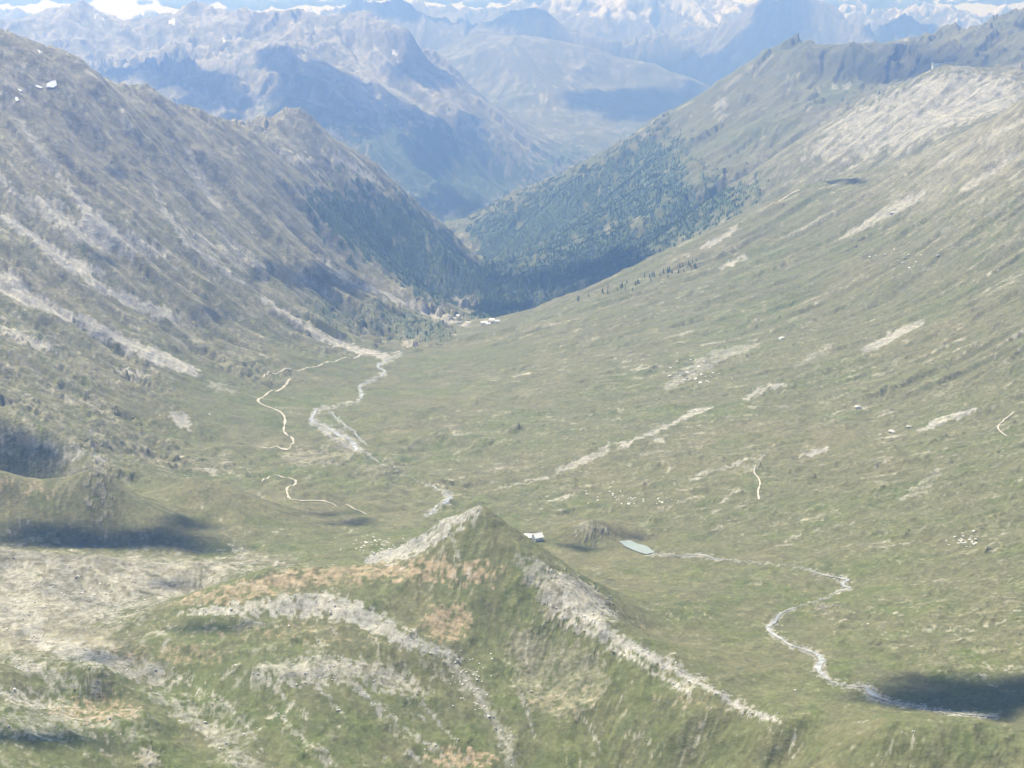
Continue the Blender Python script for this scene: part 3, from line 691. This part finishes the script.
# ------------------------------------------------------------------ boulders
def boulder_mesh(name, seed, sub=2, mat=M_STONE):
    bm = bmesh.new(); bmesh.ops.create_icosphere(bm, subdivisions=sub, radius=1)
    r = random.Random(seed); planes = [Vector((r.gauss(0, 1), r.gauss(0, 1), r.gauss(0, 1))).normalized() for _ in range(7)]
    lim = [r.uniform(.55, .85) for _ in planes]
    for v in bm.verts:
        for p, l in zip(planes, lim):
            d = v.co.dot(p)
            if d > l: v.co -= p * (d - l)
        v.co *= r.uniform(.94, 1.06)
        v.co.z *= .6
    me = bpy.data.meshes.new(name); bm.to_mesh(me); bm.free(); me.materials.append(mat)
    return me
BM = [boulder_mesh('boulder', s) for s in range(4)]
BMD = [boulder_mesh('dark_boulder', s + 10, mat=M_STONE_D) for s in range(2)]
BOULDERS = [  # centre px, spread px, how many, size px, label, y limits
  ((632,499), (46,7), 34, (1.6,3.4), 'pale boulder in the scatter of stones below the right slope', 'boulders strewn below the right slope', 2100, 2700),
  ((966,540), (20,8), 26, (1.8,4.2), 'bright boulder in the block field at the right edge', 'blocks at the right edge', 1900, 2400),
  ((690,374), (26,12), 34, (1.8,4.6), 'pale block of the broken outcrop halfway up the right slope', 'blocks of the outcrop on the right slope', 2900, 4200),
  ((900,256), (50,14), 14, (2,4.5), 'light boulder high on the right slope', 'boulders high on the right slope', 3300, 4700),
  ((470,680), (26,40), 44, (1.5,3.2), 'pale stone on the green face below the foreground hill', 'stones on the face of the foreground hill', 1300, 1750),
  ((372,545), (34,10), 40, (1.6,3.6), 'pale boulder in the stony meadow behind the foreground hill', 'boulders in the stony meadow', 1900, 2150),
  ((70,590), (80,26), 40, (1.4,3.0), 'grey stone lying in the scree basin', 'stones in the scree basin', 1550, 1990),
  ((120,440), (90,40), 14, (1.5,2.6), 'light boulder at the foot of the left mountainside', 'boulders at the foot of the left mountain', 2400, 3300),
]
def drop(me, name, p, size, rnd):
    o = bpy.data.objects.new(name, me); col.objects.link(o)
    o.location = (p.x, p.y, p.z + size * .06); o.scale = (size * rnd.uniform(.8, 1.3), size * rnd.uniform(.8, 1.2), size * rnd.uniform(.7, 1.05))
    o.rotation_euler = (rnd.uniform(-.3, .3), rnd.uniform(-.3, .3), rnd.uniform(0, 6.28)); return o
rb_ = random.Random(3)
for (cx, cy_), (sx, sy), cnt, (s0, s1), lab, grp, y0, y1 in BOULDERS:
    for k in range(cnt):
        x, y = min(max(cx + rb_.gauss(0, sx * .5), 4), 1020), min(cy_ + rb_.gauss(0, sy * .5), 764)
        p = unproject(x, y, y0, y1)
        sz = rb_.uniform(s0, s1) * .5 * p.y / F
        tag(drop(rb_.choice(BM), 'boulder', p, sz, rb_), lab, 'boulder', grp)
for x, y, w, lab in ((858,408,13,'big pale block standing alone on the right slope'), (892,432,9,'grey block left of the long pink scree streak'), (909,427,9,'white block touching the long pink scree streak'),
                     (782,339,10,'large cream block above the pale scree on the right slope'), (893,213,8,'pale block beside the upper scree streaks on the right slope'), (662,283,5,'small white block near the forest edge'),
                     (868,624,4,'lone orange-tinted stone by the stream bend'), (795,690,4,'lone white stone on the meadow left of the stream')):
    p = unproject(x, y, 1400, 5300)
    tag(drop(BM[int(x) % 4], 'boulder', p, w * .36 * p.y / F, rb_), lab, 'boulder')
# uncounted small rubble
def rubble(name, src, count, smin, smax, mat, seed):
    r = np.random.default_rng(seed)
    w = (src * (YY < 2100) * (np.abs(UU) < .36)).ravel(); w = w / w.sum()
    ii = r.choice(len(w), count, p=w)
    bm = bmesh.new(); bmesh.ops.create_icosphere(bm, subdivisions=1, radius=1)
    bv = np.array([v.co[:] for v in bm.verts]); bf = np.array([[v.index for v in f.verts] for f in bm.faces]); bm.free()
    s = r.uniform(smin, smax, count) * (1 + 1.2 * r.random(count) ** 6)
    base = co_all[ii] + np.stack([r.uniform(-3, 3, count), r.uniform(-4, 4, count), s * .1], 1)
    jig = 1 + r.uniform(-.35, .25, (count, len(bv), 1))
    v = base[:, None] + bv[None] * jig * s[:, None, None] * r.uniform(.7, 1.3, (count, 1, 3))
    f = bf[None] + (np.arange(count) * len(bv))[:, None, None]
    return np_mesh(name, v.reshape(-1, 3), f.reshape(-1, 3), mat)
tag(rubble('rubble', scree_f ** 2, 3200, .3, .8, M_STONE, 1), 'pale loose rubble strewn over the foreground screes', kind='stuff')
tag(rubble('rubble', (scree_f * .6 + rock) ** 2 * (YY < 1990), 320, .3, .7, M_STONE_D, 2), 'darker loose stones among the foreground screes', kind='stuff')

# ------------------------------------------------------------------ snow patches
for k, (pix, lab) in enumerate([
   ([(47,84),(51,82),(56,81),(57,86),(51,88),(46,88)], 'largest snow patch high on the left mountain'), ([(35,86),(38,86),(43,88),(41,89),(37,88)], 'thin snow patch just left of the largest one'),
   ([(17,89),(20,90),(23,92),(20,92)], 'slim snow streak at the left end of the snow line'), ([(15,98),(18,98),(19,101),(16,102)], 'tiny round snow patch lowest on the left mountain'), ([(38,51),(41,52),(43,54),(40,55)], 'small snow patch under the left summit')]):
    tag(sheet('snow_patch', pix, M_SNOW, 2.2, ymin=3000, ymax=6000), lab, 'snow patch')

# ------------------------------------------------------------------ conifers
def cone_tree(sides, tiers, h=1.0, r=.17):
    v, f = [], []
    for t in range(tiers):
        z0, z1 = h * (.08 + .27 * t), h * (.50 + .27 * t if t < tiers - 1 else 1.0)
        rr = r * (1 - t / (tiers + .35)); b = len(v)
        for k in range(sides):
            a = 2 * math.pi * k / sides + t; q = rr * (1.15 if k % 2 else .8)
            v.append((q * math.cos(a), q * math.sin(a), z0))
        v.append((0, 0, z1))
        for k in range(sides): f.append((b + k, b + (k + 1) % sides, b + sides))
    return np.array(v), np.array(f)
def wood(name, wmask, count, hmin, hmax, seed, label):
    r = np.random.default_rng(seed)
    w = wmask.ravel() * (YY.ravel() ** 2); w = w / w.sum()
    ii = r.choice(len(w), count, p=w)
    tv, tf = cone_tree(6, 2)
    s = r.uniform(hmin, hmax, count)
    jit = r.uniform(-.5, .5, (count, 2)) * YY.ravel()[ii][:, None] * np.array([DU, DV]) * 1.1
    bx, by = co_all[ii, 0] + jit[:, 0], co_all[ii, 1] + jit[:, 1]
    bz = up(Z, (np.log(by) - V[0]) / DV, (bx / by - U[0]) / DU) - .6
    a = r.uniform(0, 6.28, count); ca_, sa_ = np.cos(a), np.sin(a)
    wd = r.uniform(.85, 1.5, count)
    x = (tv[None, :, 0] * ca_[:, None] - tv[None, :, 1] * sa_[:, None]) * (s * wd)[:, None] + bx[:, None]
    y = (tv[None, :, 0] * sa_[:, None] + tv[None, :, 1] * ca_[:, None]) * (s * wd)[:, None] + by[:, None]
    z = tv[None, :, 2] * s[:, None] + bz[:, None]
    f = tf[None] + (np.arange(count) * len(tv))[:, None, None]
    return tag(np_mesh(name, np.stack([x, y, z], -1).reshape(-1, 3), f.reshape(-1, 3), M_NEEDLE), label, kind='stuff')
inview = (np.abs(UU) < .36)
fm = forest * inview
wood('conifer_forest', np.where(fm > .3, fm, 0) * (reg['mountain_slope'] + reg['valley_floor'] > 0), 17000, 6, 13, 5, 'dark conifer wood on the end of the left mountainside')
wood('conifer_forest', np.where(fm > .3, fm, 0) * ((reg['forested_mountain'] + reg['valley_slope'] + reg['shoulder_mountain']) > 0), 30000, 7, 15, 6, 'dark conifer wood covering the mountain flank behind the right slope')
# single conifers at the upper edge of the right slope
def lone_conifer():
    root = bpy.data.objects.new('conifer', None); col.objects.link(root)
    tv, tf = cone_tree(9, 4)
    cr = np_mesh('crown', tv, tf, M_NEEDLE); cr.parent = root
    b = [(.02 * math.cos(k * 1.047), .02 * math.sin(k * 1.047), -.04) for k in range(6)]; t_ = [(.012 * math.cos(k * 1.047), .012 * math.sin(k * 1.047), .3) for k in range(6)]
    tr_ = mesh_obj('trunk', b + t_, [(k, (k + 1) % 6, 6 + (k + 1) % 6, 6 + k) for k in range(6)], M_BARK, root)
    return root
proto = lone_conifer()
for k in range(44):
    x = rb_.uniform(575, 702); yl = 292 - (x - 580) * .30 + 4
    p = unproject(x, yl + rb_.uniform(-2, 10) * rb_.random() ** .7 + 1, 4000, 5350)
    if k == 0: o = proto
    else:
        o = proto.copy(); col.objects.link(o)
        for ch in proto.children:
            c_ = ch.copy(); col.objects.link(c_); c_.parent = o
    hgt = rb_.uniform(9, 17)
    o.location = (p.x, p.y, p.z - .3); o.scale = (hgt * 1.2, hgt * 1.2, hgt); o.rotation_euler = (0, 0, rb_.uniform(0, 6.28))
    tag(o, 'small dark conifer standing singly along the forest edge of the right slope', 'tree', 'single conifers along the forest edge')

# ------------------------------------------------------------------ buildings
def box(x0, x1, y0, y1, z0, z1):
    v = [(x, y, z) for z in (z0, z1) for y in (y0, y1) for x in (x0, x1)]
    return v, [(0, 2, 3, 1), (4, 5, 7, 6), (0, 1, 5, 4), (2, 6, 7, 3), (0, 4, 6, 2), (1, 3, 7, 5)]
def house(name, px, py, L, D, Hh, yaw, roofm, label, cat, group=None, pitch=.45, storeys=2, wallm=M_WALL, **kw):
    p = unproject(px, py, **kw)
    root = bpy.data.objects.new(name, None); col.objects.link(root)
    zmin = min(ground_z(p.x + a, p.y + b) for a in (-L / 2, L / 2) for b in (-D / 2, D / 2))
    root.location = (p.x, p.y, zmin); root.rotation_euler = (0, 0, yaw)
    base = p.z - zmin + .3
    Hh = Hh + base
    rh = D / 2 * pitch * 2
    # gabled wall block, ridge along X
    v = [(x, y, z) for z in (-1.5, Hh) for y in (-D / 2, D / 2) for x in (-L / 2, L / 2)] + [(-L / 2, 0, Hh + rh), (L / 2, 0, Hh + rh)]
    f = [(0, 1, 5, 4), (3, 2, 6, 7), (2, 0, 4, 8, 6), (1, 3, 7, 9, 5), (0, 2, 3, 1)]
    mesh_obj('wall', v, f, wallm, root)
    o_, t_ = .9, .35
    e = Hh - o_ * rh / (D / 2)
    rv, rf = [], []
    for sgn in (-1, 1):
        b = len(rv)
        rv += [(-L / 2 - o_, sgn * (D / 2 + o_), e + .05), (L / 2 + o_, sgn * (D / 2 + o_), e + .05), (L / 2 + o_, 0, Hh + rh + .05), (-L / 2 - o_, 0, Hh + rh + .05)]
        rv += [(x, y, z + t_) for x, y, z in rv[b:b + 4]]
        rf += [(b, b + 1, b + 2, b + 3), (b + 4, b + 5, b + 6, b + 7), (b, b + 1, b + 5, b + 4), (b + 1, b + 2, b + 6, b + 5), (b, b + 3, b + 7, b + 4)]
    roof = mesh_obj('roof', rv, rf, roofm, root)
    cv, cf = box(L * .18, L * .18 + .9, .3, 1.2, Hh + rh * .5, Hh + rh + 1.2)
    mesh_obj('chimney', cv, cf, M_STONE_D, roof)
    nwin = max(2, int(L / 3.2))
    for s in range(storeys):
        z0 = base + .9 + s * 2.8
        for k in range(nwin):
            x = -L / 2 + L * (k + .5) / nwin
            for sgn in (-1, 1):
                if s == 0 and k == nwin // 2 and sgn < 0: continue
                wv2, wf = box(x - .5, x + .5, sgn * D / 2 - .06, sgn * D / 2 + .06, z0, z0 + 1.3)
                wo = mesh_obj('window', wv2, wf, M_GLASS, root)
                fv, ff = box(x - .68, x + .68, sgn * D / 2 - .12 if sgn < 0 else D / 2 + .02, sgn * D / 2 - .02 if sgn < 0 else D / 2 + .12, z0 - .22, z0 - .02)
                mesh_obj('sill', fv, ff, M_WOOD, wo)
    x = -L / 2 + L * (nwin // 2 + .5) / nwin
    dv2, df = box(x - .55, x + .55, -D / 2 - .08, -D / 2 + .06, base - .3, base + 1.9)
    mesh_obj('door', dv2, df, M_WOOD, root)
    return tag(root, label, cat, group)
HK = dict(ymin=2000, ymax=2700)
house('alpine_hut', 537.5, 540, 13, 11, 5.2, .5, M_ROOF_L, 'larger white hut with pale roof just behind the ridge of the foreground hill', 'hut', **HK)
house('alpine_hut', 529, 538.5, 13, 9, 3.0, -.1, M_ROOF_L, 'long low white hut left of the larger one behind the ridge', 'hut', storeys=1, **HK)
house('alpine_hut', 531, 535, 5, 4, 2.4, .3, M_ROOF, 'smallest white shed behind the two huts', 'hut', storeys=1, **HK)
VK = dict(ymin=4800, ymax=6400)
for x, y, L, D, h, yaw, lab in ((484,324,26,12,6,.15,'long white house at the left end of the hamlet below the forest'), (492,322,20,13,8,-.2,'tall white house in the middle of the hamlet'), (497,325,22,12,6,.5,'white house at the right end of the hamlet'),
                               (488,327.5,16,10,5,.1,'small white house in front of the others in the hamlet'), (457,316.5,22,9,4,-.4,'white barn on the slope left of the hamlet')):
    house('house', x, y, L * .78, D * .78, h * .8, yaw, M_ROOF_L, lab, 'house', 'houses of the hamlet', **VK)
# mountain station on the bare shoulder
u_ = px_u(938, 68)[0]
yb = max(np.linspace(5900, 6800, 180), key=lambda q_: (ground_z(u_ * q_, q_) - ZC) / q_)       # the brow of the shoulder
p = Vector((u_ * yb, yb, ground_z(u_ * yb, yb)))
st_ = bpy.data.objects.new('mountain_station', None); col.objects.link(st_)
st_.location = (p.x, p.y, max(ground_z(p.x + a, p.y + b) for a in (-20, 0, 20) for b in (-15, 0)) + 3.5); st_.rotation_euler = (0, 0, .08)
for nm, b, m in (('wall', (-24, 24, -8, 8, -30, 8), M_WALL), ('roof', (-29, 27, -11, 10, 8.01, 11.5), M_DARKROOF), ('terrace', (24.1, 66, -9, 8, -30, 3.0), M_STONE), ('railing', (24.3, 66, -9.1, -8.8, 3.01, 4.2), M_WALL)):
    v, f = box(*b); mesh_obj(nm, v, f, m, st_)
for k in range(7):
    v, f = box(-22 + k * 6.4, -17.4 + k * 6.4, -8.12, -7.9, 1.0, 5.6); mesh_obj('window', v, f, M_GLASS, st_)
v, f = box(-26, -25, 3, 4, 11.51, 24); mesh_obj('mast', v, f, M_STONE, st_)
tag(st_, 'long mountain station with dark flat roof and terrace on the bare shoulder', 'building')

# ------------------------------------------------------------------ air: haze box
HTOP = float(max(Z.max(), ZC) + 40); HBOT = float(Z.min() - 1)
v, f = box(-18000, 18000, -2500, 32500, HBOT, HTOP)
HAZE_DENS, HAZE_COL = 1.45e-4, (.178, .292, .60)
mh = bpy.data.materials.new("haze_air"); mh.use_nodes = True; nth = mh.node_tree
nth.nodes.clear()
oh = N(nth, "ShaderNodeOutputMaterial"); ph = N(nth, "ShaderNodeVolumePrincipled")
ph.inputs["Color"].default_value = (*HAZE_COL, 1); ph.inputs["Density"].default_value = HAZE_DENS
ph.inputs["Absorption Color"].default_value = (.80, .76, .60, 1); ph.inputs["Anisotropy"].default_value = 0.65
nth.links.new(ph.outputs[0], oh.inputs["Volume"])
hz = mesh_obj('haze', v, f, mh)
bm = bmesh.new(); bm.from_mesh(hz.data); bmesh.ops.recalc_face_normals(bm, faces=bm.faces); bm.to_mesh(hz.data); bm.free()
tag(hz, 'thin blue mountain haze filling the valley air', kind='stuff')

# ------------------------------------------------------------------ unseen clouds above the haze, shaped from the shadows they are to cast
def cloud_mat(name, dens):
    m = bpy.data.materials.new(name); m.use_nodes = True; nt_ = m.node_tree; nt_.nodes.clear()
    o = N(nt_, "ShaderNodeOutputMaterial"); p_ = N(nt_, "ShaderNodeVolumePrincipled")
    p_.inputs["Color"].default_value = (.97, .97, .97, 1); p_.inputs["Density"].default_value = dens; p_.inputs["Anisotropy"].default_value = .4
    nt_.links.new(p_.outputs[0], o.inputs["Volume"]); return m
SHADE_CLOUDS = [  # sighting of its shadow: px, py, rx, ry, y limits, altitude above haze, optical depth, tilt
  (112,538,80,10,1950,2300,2.6), (50,528,44,10,1950,2300,1.6), (185,521,26,6,1900,2500,1.2), (310,278,34,10,3800,6500,1.8), (212,310,13,4,3200,5000,1.6), (222,317,9,4,3200,5000,1.5), (104,263,12,4,3000,5000,1.6), (262,272,18,6,3500,5600,1.0), (118,171,9,5,3500,5200,1.1), (350,290,22,9,3800,6500,1.4),
  (1000,690,84,20,1380,1990,2.6), (930,702,50,6,1400,1900,1.6), (30,738,60,8,1150,1600,1.7), (215,628,34,4,1400,1800,1.4), (325,512,28,3,2000,2700,.8), (350,522,30,3,2000,2700,.7), (28,450,24,10,2380,2600,3.0), (105,655,34,5,1400,1700,.7),  # small cloud over the left hollow is added to darken its steep face
  (178,78,44,11,11000,15000,3.2), (215,100,26,8,11000,15000,2.4), (325,88,36,20,10800,13300,3.2), (355,118,50,16,10800,13300,3.0), (440,140,30,18,10800,14500,1.8), (424,76,22,9,12500,15000,3.0), (640,104,40,15,14700,18700,3.2), (280,62,16,12,12000,14000,2.0),  # massif and meadow mountain clouds are added to darken the far faces
  (660,66,80,13,19300,21900,3.2), (410,12,40,8,19500,22500,3.0), (775,30,26,24,19500,22500,3.0), (905,28,24,10,19500,22500,3.0), (530,20,30,9,19500,22500,3.0), (612,264,90,13,5400,7300,3.0), (900,58,110,12,7700,9600,.6), (320,120,8,4,6300,7300,1.0),  # far range and back ridge clouds are added to darken those slopes
  (632,535,14,3,2100,2600,1.0), (580,547,20,3,2000,2400,1.0), (230,118,10,5,10500,13500,2.4), (450,205,22,14,10300,12500,2.0), (845,181,16,2.5,4300,5600,1.2), (170,583,18,4,1600,1990,1.0),
]
kk = 0
for (x, y, rx, ry, y0, y1, od) in SHADE_CLOUDS:
    ring = []
    M_ = 40
    r0 = random.Random(kk * 7 + 1)
    ph_ = [r0.uniform(0, 6.28) for _ in range(5)]
    for k in range(M_):
        t = 2 * math.pi * k / M_
        q = 1.6 + .38 * math.sin(2 * t + ph_[0]) + .20 * math.sin(3 * t + ph_[1]) + .14 * math.sin(5 * t + ph_[2]) + .09 * math.sin(9 * t + ph_[3]) + .05 * math.sin(14 * t + ph_[4])
        ring.append(unproject(min(max(x + rx * q * math.cos(t), -80), 1100), min(y + ry * q * math.sin(t), 766), y0, y1))
    zc = HTOP + 160 + (kk % 5) * 60 + max(0, y0 - 10000) * .02
    R = [g + SUN * ((zc - g.z) / SUN.z) for g in ring]
    c0 = sum((g for g in R), Vector()) / M_
    half = max(12.0, .22 * min(max(g.x for g in R) - min(g.x for g in R), max(g.y for g in R) - min(g.y for g in R)))
    half = min(half, 260 + kk % 3 * 20)
    NR = 9
    verts, faces = [], []
    for side in (1, -.45):
        for r in range(1, NR):
            f_ = r / NR
            for k in range(M_):
                bump = 1 + .35 * math.sin(7 * f_ + 3 * k * 2 * math.pi / M_ + ph_[1]) * math.sin(5 * k * 2 * math.pi / M_ + ph_[0])
                verts.append((c0.x + (R[k].x - c0.x) * f_, c0.y + (R[k].y - c0.y) * f_, zc + side * half * (1 - f_) ** 1.5 * bump))
    nb = (NR - 1) * M_
    for k in range(M_): verts.append((R[k].x, R[k].y, zc))
    top, bot = len(verts), len(verts) + 1
    verts += [(c0.x, c0.y, zc + half), (c0.x, c0.y, zc - .45 * half)]
    for s, b in ((0, 0), (1, nb)):
        ap = (top, bot)[s]
        for k in range(M_):
            k2 = (k + 1) % M_
            faces.append((ap, b + k, b + k2) if s == 0 else (ap, b + k2, b + k))
            for r in range(NR - 1):
                a0, a1 = b + r * M_ + k, b + r * M_ + k2
                if r < NR - 2: d0, d1 = b + (r + 1) * M_ + k, b + (r + 1) * M_ + k2
                else: d0, d1 = 2 * nb + k, 2 * nb + k2
                faces.append((a0, d0, d1, a1) if s == 0 else (a0, a1, d1, d0))
    cm_ = cloud_mat("cloud_vapour", (2.5 if y0 < 10000 else 7.0) * od / (1.45 * half))
    o = mesh_obj('cloud', verts, faces, cm_)
    bm = bmesh.new(); bm.from_mesh(o.data); bmesh.ops.recalc_face_normals(bm, faces=bm.faces); bm.to_mesh(o.data); bm.free()
    tag(o, 'unseen cloud overhead, placed and shaped to cast a soft shadow on the land', 'cloud', 'clouds overhead', 'stuff')
    kk += 1

# far cloud bank over the skyline
def far_cloud(cx, cy_, wpx, hpx, Y, seed, label):
    r = random.Random(seed); bm = bmesh.new()
    k_ = Y / F
    X0, Z0 = (cx - 512) * k_, ZC + (20 - cy_) * k_
    for i in range(26):
        a = r.uniform(-1, 1); s = (1 - abs(a) ** 2) * r.uniform(.35, .8) + .12
        c_ = Vector((X0 + a * wpx * .5 * k_, Y + r.uniform(0, 3000), Z0 + r.uniform(-.3, .5) * hpx * .5 * k_ * (1 - a * a)))
        res = bmesh.ops.create_icosphere(bm, subdivisions=3, radius=1)
        sx = s * hpx * .6 * k_ * r.uniform(1.2, 2.4)
        for v_ in res['verts']:
            d = v_.co; nn = 1 + .16 * math.sin(5 * d.x + i) * math.sin(6 * d.y + 2 * i) + .12 * math.sin(11 * d.z + i) * math.sin(9 * d.x)
            v_.co = c_ + Vector((d.x * sx, d.y * s * 1200, d.z * s * hpx * .6 * k_)) * nn
    me = bpy.data.meshes.new('cloud'); bm.to_mesh(me); bm.free(); me.shade_smooth(); me.materials.append(M_CLOUDTOP)
    o = bpy.data.objects.new('cloud', me); col.objects.link(o)
    return tag(o, label, 'cloud', kind='stuff')
far_cloud(870, 2, 190, 26, 40000, 1, 'white cloud bank over the range at the upper right')
far_cloud(240, 2, 200, 20, 40000, 2, 'white cloud bank behind the massif at the upper left')
far_cloud(330, -2, 120, 18, 41000, 3, 'white cloud behind the notch of the massif')
far_cloud(20, -4, 160, 22, 41000, 4, 'pale cloud at the left corner of the skyline')
far_cloud(500, 0, 160, 16, 42000, 5, 'pale cloud behind the central skyline')
far_cloud(1000, -6, 160, 22, 42000, 6, 'pale cloud at the right corner of the skyline')
